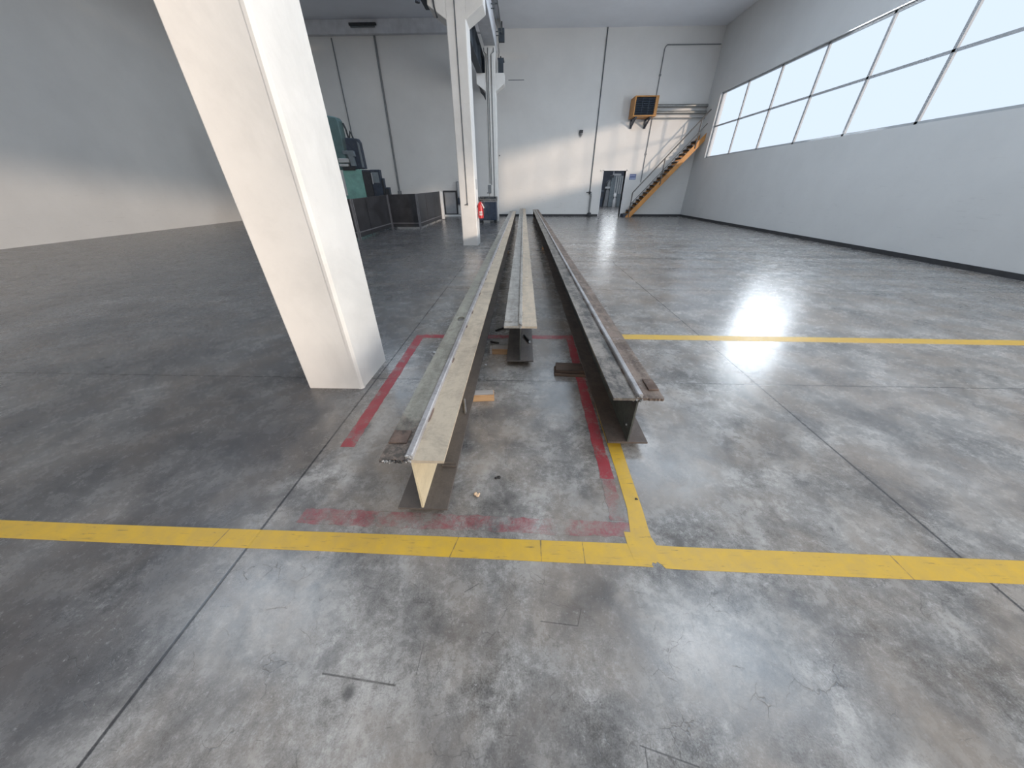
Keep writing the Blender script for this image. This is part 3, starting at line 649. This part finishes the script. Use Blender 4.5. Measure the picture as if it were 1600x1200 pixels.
for (lab, x, y) in (('timber block under the middle length of the left girder', -0.57, 9.6), ('timber block under the far end of the left girder', -0.60, 18.9),
                    ('timber block under the middle length of the middle girder', -0.04, 11.9), ('timber block under the far end of the middle girder', -0.06, 21.6),
                    ('timber block under the middle length of the right girder', 0.73, 10.4), ('timber block under the far end of the right girder', 0.71, 20.6)):
    block(lab, x-0.16, x+0.16, y-0.07, y+0.07, 0.0685, M['wood_mid'])

# loose bars and scraps
def bar(name, label, a, bb, r, mat, tipmat=None, n=10):
    a, bb = Vector(a), Vector(bb); t = thing(name, label, 'steel bar', a)
    d = bb-a; m_ = MB(); m_.tube([(0,0,0), d*0.5, d], r, n); m_.build('rod', mat, t, smooth=True)
    if tipmat is not None:
        m_ = MB(); m_.tube([d, d*1.02, d*1.04], r*1.02, n); m_.build('cut_end', tipmat, t)
    return t
bar('steel_bar', 'short grey steel bar lying on the lower flange of the left girder', (-0.470,2.15,ZB+0.025), (-0.432,1.97,ZB+0.025), 0.010, M['bar'])
bar('steel_bar', 'short black bar with a bright cut end on the middle girder flange', (0.030,3.50,ZB+0.0295), (0.092,3.32,ZB+0.0295), 0.014, M['bar_dark'], M['bright'])
bar('steel_bar', 'black bar leaning on the brown timber block left of the middle girder', (-0.37,3.50,0.012), (-0.27,3.315,0.078), 0.012, M['bar_dark'])
bar('steel_bar', 'thin black bar lying on the floor beyond the brown timber block', (-0.34,3.85,0.012), (-0.19,4.00,0.012), 0.012, M['bar_dark'])
def scrap(name, label, cat, loc, r, mat, seed, flat=0.4, group=None, k=3):
    b = MB(); rnd = random.Random(seed)
    for i in range(k): b.lump((rnd.uniform(-r,r)*0.8, rnd.uniform(-r,r)*0.6, r*flat*0.75), r*rnd.uniform(0.5,0.9), seed*7+i, flat, 2)
    o = b.build(name, mat); o.location = loc; zmin = min(v.co.z for v in o.data.vertices); o.location.z = -zmin
    return tag(o, label, cat, group)
scrap('crumpled_scrap', 'small crumpled orange-beige scrap on the floor between the left girder and the front tape', 'scrap', (-0.256,1.262,0), 0.014, M['paper'], 2, 0.7)
scrap('metal_swarf', 'little heap of dark metal swarf on the floor beyond the beige scrap', 'scrap', (-0.140,1.405,0), 0.012, M['bar_dark'], 5, 0.4)
scrap('paper_scrap', 'white scrap on the dark floor between the middle and right girders', 'scrap', (0.43,10.1,0), 0.05, M['paper_white'], 8, 0.3)
scrap('paper_scrap', 'white scrap right of the right girder, nearest of the three along it', 'scrap', (1.10,9.3,0), 0.07, M['paper_white'], 9, 0.25)
scrap('paper_scrap', 'pale scrap right of the right girder, middle of the three along it', 'scrap', (1.12,11.9,0), 0.09, M['paper_white'], 10, 0.25)
scrap('paper_scrap', 'pale scrap right of the right girder, farthest of the three along it', 'scrap', (1.12,14.3,0), 0.09, M['paper_white'], 11, 0.25)
rr = random.Random(21)
for (x, y) in ((-0.93,3.28),(-0.99,3.22),(-0.88,3.02),(-0.97,2.98)):
    o = scrap('paint_flake', 'one of the white paint flakes on the floor left of the left girder', 'paint flake', (x,y,0), rr.uniform(0.014,0.026), M['paper_white'], int(x*-1000), 0.25, 'white flakes left of the left girder', 2)
scrap('pebble', 'small black chip on the floor right of the yellow tape', 'chip', (0.71,1.27,0), 0.008, M['bar_dark'], 31, 0.6)
scrap('pebble', 'tiny white chip on the floor by the brown timber block', 'chip', (-0.375,2.93,0), 0.010, M['paper_white'], 33, 0.5)

# ------------------------------------------------------------------ back wall fittings
def wall_pipe(label, pts, r, mat, cat='pipe', group=None, n=10, name='wall_pipe'):
    b = MB(); b.tube(pts, r, n); return tag(b.build(name, mat, smooth=True), label, cat, group)
t = thing('cable_duct', 'thick grey duct running down the wall behind the machine fence', 'duct', (-7.89, YB-0.06, 1.3))
b = MB(); b.tube([(0,0,0.05),(0,0,6.95)],0.055,10); b.build('duct', M['conduit'], t, smooth=True)
boxpart('outlet_box', (-0.10,0.12,-0.06,0.05,-0.08,0.10), M['conduit'], t, 0.01)
wall_pipe('thin dark pipe at the far left of the back wall above the machine', [(-10.18,YB-0.04,8.2),(-10.18,YB-0.04,1.0)], 0.03, M['conduit'])
t = thing('air_line', 'long thin air line down the back wall ending in a coiled hose', 'air line', (4.10, YB-0.04, 0))
b = MB(); b.tube([(0.0,0,8.44),(0.0,0,1.30)],0.028,8); b.build('pipe', M['conduit_dark'], t)
b = MB(); b.tube([(-0.22,-0.03,1.32),(0.10,-0.03,1.32)],0.022,8); b.box(-0.05,0.05,-0.06,0.02,1.22,1.36); b.build('valve', M['dark'], t)
b = MB(); b.tube([(0.07+0.065*math.cos(k*0.6), -0.06+0.05*math.sin(k*0.6), 1.24-k*1.0/150) for k in range(151)],0.011,6); b.build('coiled_hose', M['conduit_dark'], t, smooth=True)
b = MB(); b.lathe([(0.06,0.0),(0.13,0.02),(0.13,0.16),(0.08,0.22)], (0.08,-0.13,0), 14); b.build('reel', M['dark'], t, smooth=True)
t = thing('conduit_run', 'thin conduit bending across the top right of the back wall and down behind the heater', 'conduit', (7.13, YB-0.03, 0))
b = MB(); b.tube([(2.8,0,7.78),(0.10,0,7.78),(0.02,0,7.70),(0,0,7.6),(0,0,1.85)],0.024,8); b.build('pipe', M['conduit'], t, smooth=True)
for z in (3.2, 6.6): boxpart('clip', (-0.05,0.05,-0.028,0.02,z,z+0.08), M['conduit'], t)
for k, (z, r) in enumerate(((5.38,0.07),(5.10,0.07),(4.86,0.03))):
    wall_pipe(['top pipe of the three running right from the orange heater','middle pipe of the three running right from the orange heater','thin lowest pipe of the three running right from the orange heater'][k],
              [(7.0,YB-0.14,z),(9.98,YB-0.14,z)], r, M['pipe_metal'], 'pipe', 'pipes right of the orange heater', 12)
# unit heater
t = thing('unit_heater', 'orange wall heater with a dark grille high on the back wall', 'heater', (6.42, 22.72, 4.83))
b = MB()
b.box(-0.62,0.62,-0.42,0.45,0,0.055); b.box(-0.62,0.62,-0.42,0.45,0.80,0.85); b.box(-0.62,-0.555,-0.42,0.45,0.055,0.80); b.box(0.46,0.62,-0.42,0.45,0.055,0.80); b.box(-0.555,0.46,0.40,0.45,0.055,0.80)
b.build('casing', M['orange'], t, 0.008)
boxpart('fan_chamber', (-0.55,0.455,-0.30,0.0,0.06,0.795), M['slot'], t)
b = MB()
for k in range(10):
    z = 0.085+k*0.072
    b.hexa([(-0.555,-0.41,z),(0.46,-0.41,z),(0.46,-0.33,z+0.035),(-0.555,-0.33,z+0.035),(-0.555,-0.41,z+0.012),(0.46,-0.41,z+0.012),(0.46,-0.33,z+0.047),(-0.555,-0.33,z+0.047)])
for x in (-0.2, 0.13): b.box(x-0.008,x+0.008,-0.415,-0.405,0.055,0.80)
b.build('grille', M['grille'], t)
for x in (-0.42, 0.36):
    b = MB(); b.box(x-0.05,x+0.05,-0.36,0.46,-0.07,0.0); b.box(x-0.05,x+0.05,0.40,0.475,-0.42,-0.07)
    b.prism([(-0.30,-0.07),(-0.18,-0.07),(0.40,-0.30),(0.40,-0.40)], 'x', x-0.035, x+0.035)
    b.build('bracket', M['dark_blue'], t)
# wall bell
t = thing('wall_bell', 'small dark bell box high on the back wall left of the air line', 'bell', (3.22, YB, 4.2))
boxpart('housing', (-0.10,0.10,-0.14,0,0.02,0.17), M['dark'], t, 0.02); b = MB(); b.lathe([(0.09,0.02),(0.075,-0.05),(0.03,-0.10),(0.012,-0.17)], (0,-0.10,0), 12); b.build('horn', M['conduit'], t, smooth=True)
# sign by the doorway
t = thing('wall_sign', 'small blue sign on the wall right of the doorway', 'sign', (6.60, YB, 2.12))
boxpart('plate', (-0.19,0.19,-0.012,0,-0.145,0.145), M['blue_sign'], t); boxpart('lower_band', (-0.17,0.17,-0.015,-0.012,-0.135,-0.03), M['sign_pale'], t)
b = MB()
for (x0, x1, z0, z1) in ((-0.15,-0.10,0.02,0.11),(-0.07,-0.02,0.02,0.11),(0.01,0.06,0.02,0.11),(0.09,0.14,0.02,0.11)): b.box(x0,x1,-0.015,-0.012,z0,z1)
b.build('marks', M['sign_pale'], t)
# small stub on wall
wall_pipe('tiny dark stub on the back wall right of the farthest column', [(-1.5,YB-0.06,3.2),(-1.5,YB,3.2)], 0.03, M['dark'], 'wall stub')
b = MB(); b.box(-0.95,-0.1,YB-0.006,YB,6.50,6.535); tag(b.build('wall_crack_strip', M['conduit']), 'short dark horizontal strip on the upper back wall right of the farthest column', 'strip')
# framed panel and boxes left of the middle column
t = thing('framed_panel', 'grey panel in a dark frame leaning at the back wall left of the middle column', 'panel', (-4.68, YB-0.08, 0.06))
b = MB(); b.box(-0.43,-0.35,-0.04,0.04,0,1.36); b.box(0.35,0.43,-0.04,0.04,0,1.36); b.box(-0.35,0.35,-0.04,0.04,1.27,1.36); b.box(-0.35,0.35,-0.04,0.04,0,0.09); b.build('frame', M['dark'], t, 0.005)
boxpart('leaf', (-0.35,0.35,-0.02,0.02,0.09,1.27), M['panel_grey'], t)
b = MB(); b.box(-5.1,-2.5,YB-0.50,YB-0.30,0,0.10); struct(b.build('trim_2', M['white'], bevel=0.01))
t = thing('electric_cabinet', 'tall grey electric cabinet on the back wall behind the middle column', 'electrical box', (-3.95, YB-0.10, 1.05))
boxpart('body', (-0.24,0.24,-0.12,0.09,0,0.85), M['conduit'], t, 0.01); boxpart('door', (-0.21,0.21,-0.135,-0.12,0.04,0.81), M['pale_grey'], t)
b = MB(); b.tube([(0.15,-0.15,0.42),(0.15,-0.135,0.42)],0.02,8); b.build('lock', M['dark'], t)
t = thing('junction_box', 'dark junction box below the grey electric cabinet', 'electrical box', (-3.95, YB-0.10, 0.66))
boxpart('body', (-0.25,0.24,-0.12,0.09,0,0.36), M['dark_blue'], t, 0.01); b = MB(); b.tube([(0,0,0.36),(0,0,0.39)],0.02,8); b.build('gland', M['dark'], t)
# white post at the end of the fence
t = thing('white_post', 'white square post between the guard fence and the framed panel', 'post', (-4.72, 20.75, 0))
boxpart('shaft', (-0.09,0.09,-0.09,0.09,0.02,1.40), M['white'], t, 0.01); boxpart('foot_plate', (-0.14,0.14,-0.14,0.14,0,0.02), M['dark'], t)

# ------------------------------------------------------------------ staircase
SY0, SY1 = 22.36, 23.10
t = thing('staircase', 'orange steel staircase climbing to the right along the back wall', 'staircase', (6.5, (SY0+SY1)/2, 0))
sl = 1.12                        # slope of the flight
def sx(x): return (x-6.22)*sl
oy = t.location.y
for y in (SY0, SY1-0.012):
    b = MB(); b.prism([(6.29-6.5,0.0),(6.63-6.5,0.0),(9.99-6.5,sx(9.99)-0.45),(9.99-6.5,sx(9.99)-0.09)], 'y', y-oy, y+0.012-oy); b.build('stringer', M['orange'], t)
for k in range(22):
    z = 0.19*(k+1); x = 6.22+z/sl
    if x > 9.72: break
    b = MB(); b.box(x-6.5-0.06, x-6.5+0.18, SY0+0.013-oy, SY1-0.013-oy, z-0.07, z); b.box(x-6.5-0.06, x-6.5-0.03, SY0+0.013-oy, SY1-0.013-oy, z-0.075, z-0.035); b.build('tread', M['stair_metal'], t)
def rl_pts(dz, x0, x1): return [(x0-6.5, SY0-0.02-oy, sx(x0)+dz), (x1-6.5, SY0-0.02-oy, sx(x1)+dz)]
b = MB(); b.tube([(0.0, SY0-0.02-oy, 0.72)]+rl_pts(0.98, 6.52, 9.9), 0.034, 8); b.build('handrail', M['rail_metal'], t)
b = MB(); b.tube(rl_pts(0.40, 6.50, 9.9), 0.020, 8); b.build('knee_rail', M['rail_metal'], t)
for x in (6.50, 8.02, 9.55):
    b = MB(); b.tube([(x-6.5,SY0-0.02-oy,max(0.02,sx(x)-0.3)),(x-6.5,SY0-0.02-oy,sx(x)+0.96)],0.030,8); b.build('rail_post', M['rail_metal'], t)
b = MB(); b.box(6.18-6.5, 6.34-6.5, SY0+0.02-oy, SY1-0.02-oy, 0.0, 0.16); b.build('bottom_step', M['dark_blue'], t, 0.01)

# ------------------------------------------------------------------ machine bay
def guard(label, p0, p1, h0, h1, mullions=()):
    p0, p1 = Vector((*p0,0)), Vector((*p1,0)); d = p1-p0; L = d.length; ang = math.atan2(d.y, d.x)
    t = thing('guard_panel', label, 'guard panel', p0, ang, 'steel guard panels around the machine')
    b = MB(); b.hexa([(0.03,-0.004,0.06),(L-0.03,-0.004,0.06),(L-0.03,0.004,0.06),(0.03,0.004,0.06),(0.03,-0.004,h0-0.02),(L-0.03,-0.004,h1-0.02),(L-0.03,0.004,h1-0.02),(0.03,0.004,h0-0.02)]); b.build('sheet', M['sheet'], t)
    for x, h in ((0.0,h0),(L-0.045,h1)):
        b = MB(); b.box(x,x+0.045,-0.0225,0.0225,0,h); b.build('post', M['frame_steel'], t)
    b = MB(); b.hexa([(0.045,-0.02,h0-0.04),(L-0.045,-0.02,h1-0.04),(L-0.045,0.02,h1-0.04),(0.045,0.02,h0-0.04),(0.045,-0.02,h0),(L-0.045,-0.02,h1),(L-0.045,0.02,h1),(0.045,0.02,h0)]); b.build('top_rail', M['sheet'], t)
    b = MB(); b.box(0.045,L-0.045,-0.018,0.018,0.20,0.235); b.build('bottom_rail', M['frame_steel'], t)
    for x in mullions:
        b = MB(); b.box(x-0.02,x+0.02,-0.015,0.015,0.0,min(h0,h1)-0.04); b.build('mullion', M['sheet'], t)
    return t
guard('dark steel guard panel nearest the camera, facing front beside the white column', (-9.2,12.28), (-5.92,12.28), 1.26, 1.26, (1.6,))
guard('dark steel guard panel running back from the nearest corner of the fence', (-5.92,12.33), (-5.98,15.76), 1.26, 1.32, (1.15,))
guard('grey steel guard panel facing front in the middle of the fence', (-5.98,15.84), (-4.70,15.84), 1.33, 1.36)
guard('grey steel guard panel running back to the white post', (-4.70,15.90), (-4.74,20.45), 1.36, 1.40, (1.5, 3.0))

t = thing('boring_machine', 'large green and dark machine tool behind the guard fence', 'machine', (-8.0, 17.6, 0))
O = Vector((8.0, -17.6, 0))
def mp(b, name, mat, **k): return on(t, b, name, mat, **k)
b = MB(); b.box(-8.15,-7.30,16.8,17.6,0,2.28); b.box(-8.15,-7.36,16.79,16.80,0.4,2.2); mp(b, 'base_housing', M['green'], bevel=0.03)
b = MB(); b.box(-12.0,-8.16,16.9,19.0,0,0.95); b.box(-11.9,-8.16,17.2,18.7,0.95,1.25); mp(b, 'bed', M['green'], bevel=0.03)
b = MB(); b.prism([(-8.9,2.28),(-7.92,2.28),(-7.93,4.0),(-8.00,4.12),(-8.9,4.25)], 'y', 16.95, 17.4); mp(b, 'column', M['green_dk'], bevel=0.04)
b = MB(); b.tube([(-7.88,17.28,3.95),(-7.80,17.25,3.75),(-7.72,17.2,3.3)],0.04,8); b.tube([(-7.72,17.2,3.35),(-7.62,17.2,3.66),(-7.50,17.2,3.35)],0.035,8); mp(b, 'cable_loop', M['dark'], smooth=True)
b = MB(); b.prism([(-7.80,2.30),(-7.12,2.30),(-7.14,3.25),(-7.22,3.38),(-7.76,3.42)], 'y', 16.85, 17.1); mp(b, 'spindle_head', M['dark_blue'], bevel=0.03)
b = MB(); b.prism([(-7.24,2.35),(-7.15,2.35),(-7.17,3.20),(-7.25,3.28)], 'y', 16.83, 16.86); mp(b, 'head_cover', M['mach_grey'])
b = MB(); b.prism([(-7.92,2.95),(-7.45,2.95),(-7.42,2.75),(-7.50,2.75),(-7.48,2.40),(-7.66,2.40),(-7.72,2.82),(-7.92,2.82)], 'y', 16.70, 16.86); mp(b, 'arm', M['mach_grey'], bevel=0.01)
b = MB(); b.box(-8.2,-7.72,16.72,17.0,2.52,2.68); b.box(-8.2,-7.80,16.72,17.0,2.38,2.48); mp(b, 'control_panel', M['pale_grey'], bevel=0.02)
b = MB(); b.box(-8.1,-7.55,16.76,17.0,2.24,2.36); mp(b, 'slide', M['dark'])
cabs = (((-7.29,-6.92,16.8,17.05,0,2.26),'tall dark control cabinet right of the green machine base'), ((-6.91,-6.50,16.8,17.05,0,2.27),'dark control cabinet with a grey window, second right of the green machine base'),
        ((-6.49,-6.40,16.85,17.05,0,1.95),'narrow dark cabinet at the right end of the machine cabinets'), ((-6.39,-6.20,16.85,17.05,0,1.60),'low dark cabinet farthest right behind the guard fence'))
for k, (d, lab) in enumerate(cabs):
    c = thing('control_cabinet', lab, 'cabinet', ((d[0]+d[1])/2, (d[2]+d[3])/2, 0), 0, 'dark cabinets beside the machine')
    hx, hy = (d[1]-d[0])/2, (d[3]-d[2])/2
    boxpart('body', (-hx,hx,-hy,hy,0,d[5]), M['dark_blue'], c, 0.015)
    boxpart('door', (-hx+0.01,hx-0.01,-hy-0.012,-hy,0.1,d[5]-0.06), M['dark'] if k != 1 else M['dark_blue'], c)
    if k == 1:
        boxpart('window', (-hx+0.06,hx-0.06,-hy-0.02,-hy-0.012,d[5]-0.5,d[5]-0.1), M['mach_grey'], c); boxpart('handle', (-hx+0.03,-hx+0.06,-hy-0.04,-hy-0.012,d[5]-0.55,d[5]-0.12), M['pale_grey'], c)
    else: boxpart('handle', (hx-0.03,hx-0.015,-hy-0.035,-hy-0.012,0.95,1.15), M['conduit'], c)
# lamp fitting on the perimeter beam
t = thing('light_fitting', 'long dark light fitting on the beam at the top left', 'light fitting', (-8.3, YB-0.34, 8.52))
boxpart('housing', (-0.70,0.70,-0.05,0.05,0.02,0.12), M['dark'], t, 0.02); b = MB(); b.tube([(-0.62,-0.02,-0.02),(0.62,-0.02,-0.02)],0.035,10); b.build('tube', M['conduit_dark'], t, smooth=True)

# ------------------------------------------------------------------ blue crate in front of the far column
t = thing('storage_crate', 'dark blue ribbed storage crate beside the fire extinguisher', 'crate', (-1.86, 18.85, 0))
boxpart('body', (-0.46,0.44,-0.32,0.32,0.12,0.98), M['blue_crate'], t, 0.015)
b = MB()
for k in range(9): x = -0.42+k*0.1025; b.box(x-0.018,x+0.018,-0.345,-0.32,0.14,0.96)
b.box(-0.47,0.45,-0.35,-0.32,0.50,0.54); b.build('ribs', M['blue_crate'], t)
for x in (-0.38, 0.36): boxpart('foot', (x-0.06,x+0.06,-0.30,0.30,0,0.12), M['dark'], t)
boxpart('rim', (-0.48,0.46,-0.36,0.34,0.96,1.00), M['frame_steel'], t)
t = thing('parts_tray', 'grey tray of dark clutter on top of the blue crate', 'tray', (-1.86, 18.85, 1.0))
b = MB(); b.box(-0.47,0.46,-0.33,0.33,0,0.03); b.box(-0.47,-0.45,-0.33,0.33,0.03,0.17); b.box(0.44,0.46,-0.33,0.33,0.03,0.19); b.box(-0.45,0.44,0.31,0.33,0.03,0.19); b.box(-0.45,0.44,-0.33,-0.31,0.03,0.10); b.build('tray', M['crate_grey'], t)
b = MB(); rr = random.Random(11)
for k in range(14): b.lump((-0.38+0.78*k/13, rr.uniform(-0.2,0.2), 0.03+rr.uniform(0.05,0.10)), rr.uniform(0.04,0.07), k, 0.8, 1)
o = b.build('clutter', M['dark'], t); o['kind'] = 'stuff'

# ------------------------------------------------------------------ things in the room behind the doorway
t = thing('workshop_machine', 'grey machine seen through the doorway', 'machine', (8.35, 35.2, 0)); t.scale = (1.25, 1.25, 1.25)
b = MB(); b.prism([(-0.30,0.0),(0.62,0.0),(0.62,1.95),(0.30,2.05),(-0.22,2.0),(-0.30,1.6)], 'y', -0.4, 0.6); b.build('body', M['mach_grey'], t, 0.03)
b = MB(); b.prism([(-0.62,0.0),(-0.31,0.0),(-0.31,1.75),(-0.50,1.55)], 'y', -0.3, 0.5); b.build('side_housing', M['conduit'], t, 0.02)
for k in range(4):
    b = MB(); b.box(0.02+k*0.15,0.09+k*0.15,-0.47,-0.402,0.85,1.95); b.build('cover_slat', M['pale_grey'], t)
b = MB(); b.lathe([(0.13,0.0),(0.15,0.35),(0.10,0.55),(0.06,0.60)], (0.10,-0.62,0.0), 14); b.build('oil_tank', M['pale_grey'], t, smooth=True)
b = MB(); b.lathe([(0.05,0.60),(0.11,0.68),(0.12,0.80),(0.04,0.92)], (0.08,-0.62,0.0), 14); b.build('filter', M['white'], t, smooth=True)
boxpart('control_arm', (-0.66,-0.32,-0.42,-0.32,1.18,1.30), M['pale_grey'], t); boxpart('top_rail', (-0.25,0.35,-0.45,-0.38,1.98,2.10), M['pale_grey'], t)
t = thing('workshop_cabinet', 'dark low cabinet seen at the left inside the doorway', 'cabinet', (7.08, 35.0, 0))
boxpart('body', (-0.40,0.36,-0.3,0.3,0,1.25), M['dark_blue'], t, 0.02); boxpart('worktop', (-0.42,0.38,-0.34,0.32,1.25,1.31), M['mach_grey'], t); boxpart('drawer', (-0.34,0.30,-0.315,-0.30,0.8,1.15), M['dark'], t)
t = thing('hanging_cable', 'pale cable hanging from the ceiling inside the doorway', 'cable', (7.95, 34.0, 5.6)); b = MB(); b.tube([(0,0,0),(0,0,-3.1)],0.03,8); b.build('cord', M['pale_grey'], t); boxpart('plug', (-0.05,0.05,-0.05,0.05,-3.3,-3.1), M['dark'], t)

# ------------------------------------------------------------------ light
wd = bpy.data.worlds.new('sky'); SC.world = wd; wd.use_nodes = True
bg = wd.node_tree.nodes['Background']; bg.inputs[0].default_value = (0.72, 0.84, 1.0, 1); bg.inputs[1].default_value = 1.0
def area(name, loc, direction, sx_, sy_, watts, col):
    L = bpy.data.lights.new(name, 'AREA'); L.shape = 'RECTANGLE'; L.size = sx_; L.size_y = sy_; L.energy = watts; L.color = col
    o = bpy.data.objects.new(name, L); C.objects.link(o); o.location = loc
    o.rotation_euler = Vector(direction).to_track_quat('-Z', 'Y').to_euler(); return o
for k, (x0, x1, y0, y1) in enumerate(SKY_R): area('skylight', ((x0+x1)/2, (y0+y1)/2, ZR+0.2), (0,0,-1), x1-x0, y1-y0, 195, (0.68, 0.83, 1.0))
for k, (x0, x1, y0, y1) in enumerate(SKY_L): area('skylight', ((x0+x1)/2, (y0+y1)/2, ZL+0.2), (0,0,-1), x1-x0, y1-y0, 140, (0.66, 0.82, 1.0))
area('gate_daylight', (XR+0.2, (GY0+GY1)/2, GZ1/2), (-1,0.0,0), GZ1, GY1-GY0, 2250, (1.0, 0.89, 0.76))
area('front_gate_daylight', (0.5, YF-0.2, 2.6), (0,1,0), 13, 5.2, 60, (0.97, 0.97, 1.0))
area('clerestory_daylight', (XR+0.05, (WY0+WY1)/2, (WZ0+WZ1)/2), (-1,0,0), WZ1-WZ0, WY1-WY0, 2050, (0.84, 0.92, 1.0))
area('far_room_fill', (6.2, 28.5, 5.3), (0.0,0.25,-1), 4.0, 4.0, 520, (0.85, 0.92, 1.0))  # fill lamp added under the far room's closed ceiling
area('far_room_streak_lamp', (9.15, 37.85, 4.0), (0,-1,-0.1), 1.6, 1.4, 55, (0.90, 0.95, 1.0))  # lamp added before the solid end wall, for the streak reflected on the floor
S = bpy.data.lights.new('sun', 'SUN'); S.energy = 1.7; S.angle = math.radians(3.0); S.color = (1.0, 0.80, 0.63)
so = bpy.data.objects.new('sun', S); C.objects.link(so); so.rotation_euler = Vector((-1.0, 1.6, -0.22)).to_track_quat('-Z', 'Y').to_euler()

SC.view_settings.view_transform = 'Standard'; SC.view_settings.look = 'None'
SC.view_settings.gamma = 1.0; SC.view_settings.use_curve_mapping = False
SC.view_settings.exposure = 0.12
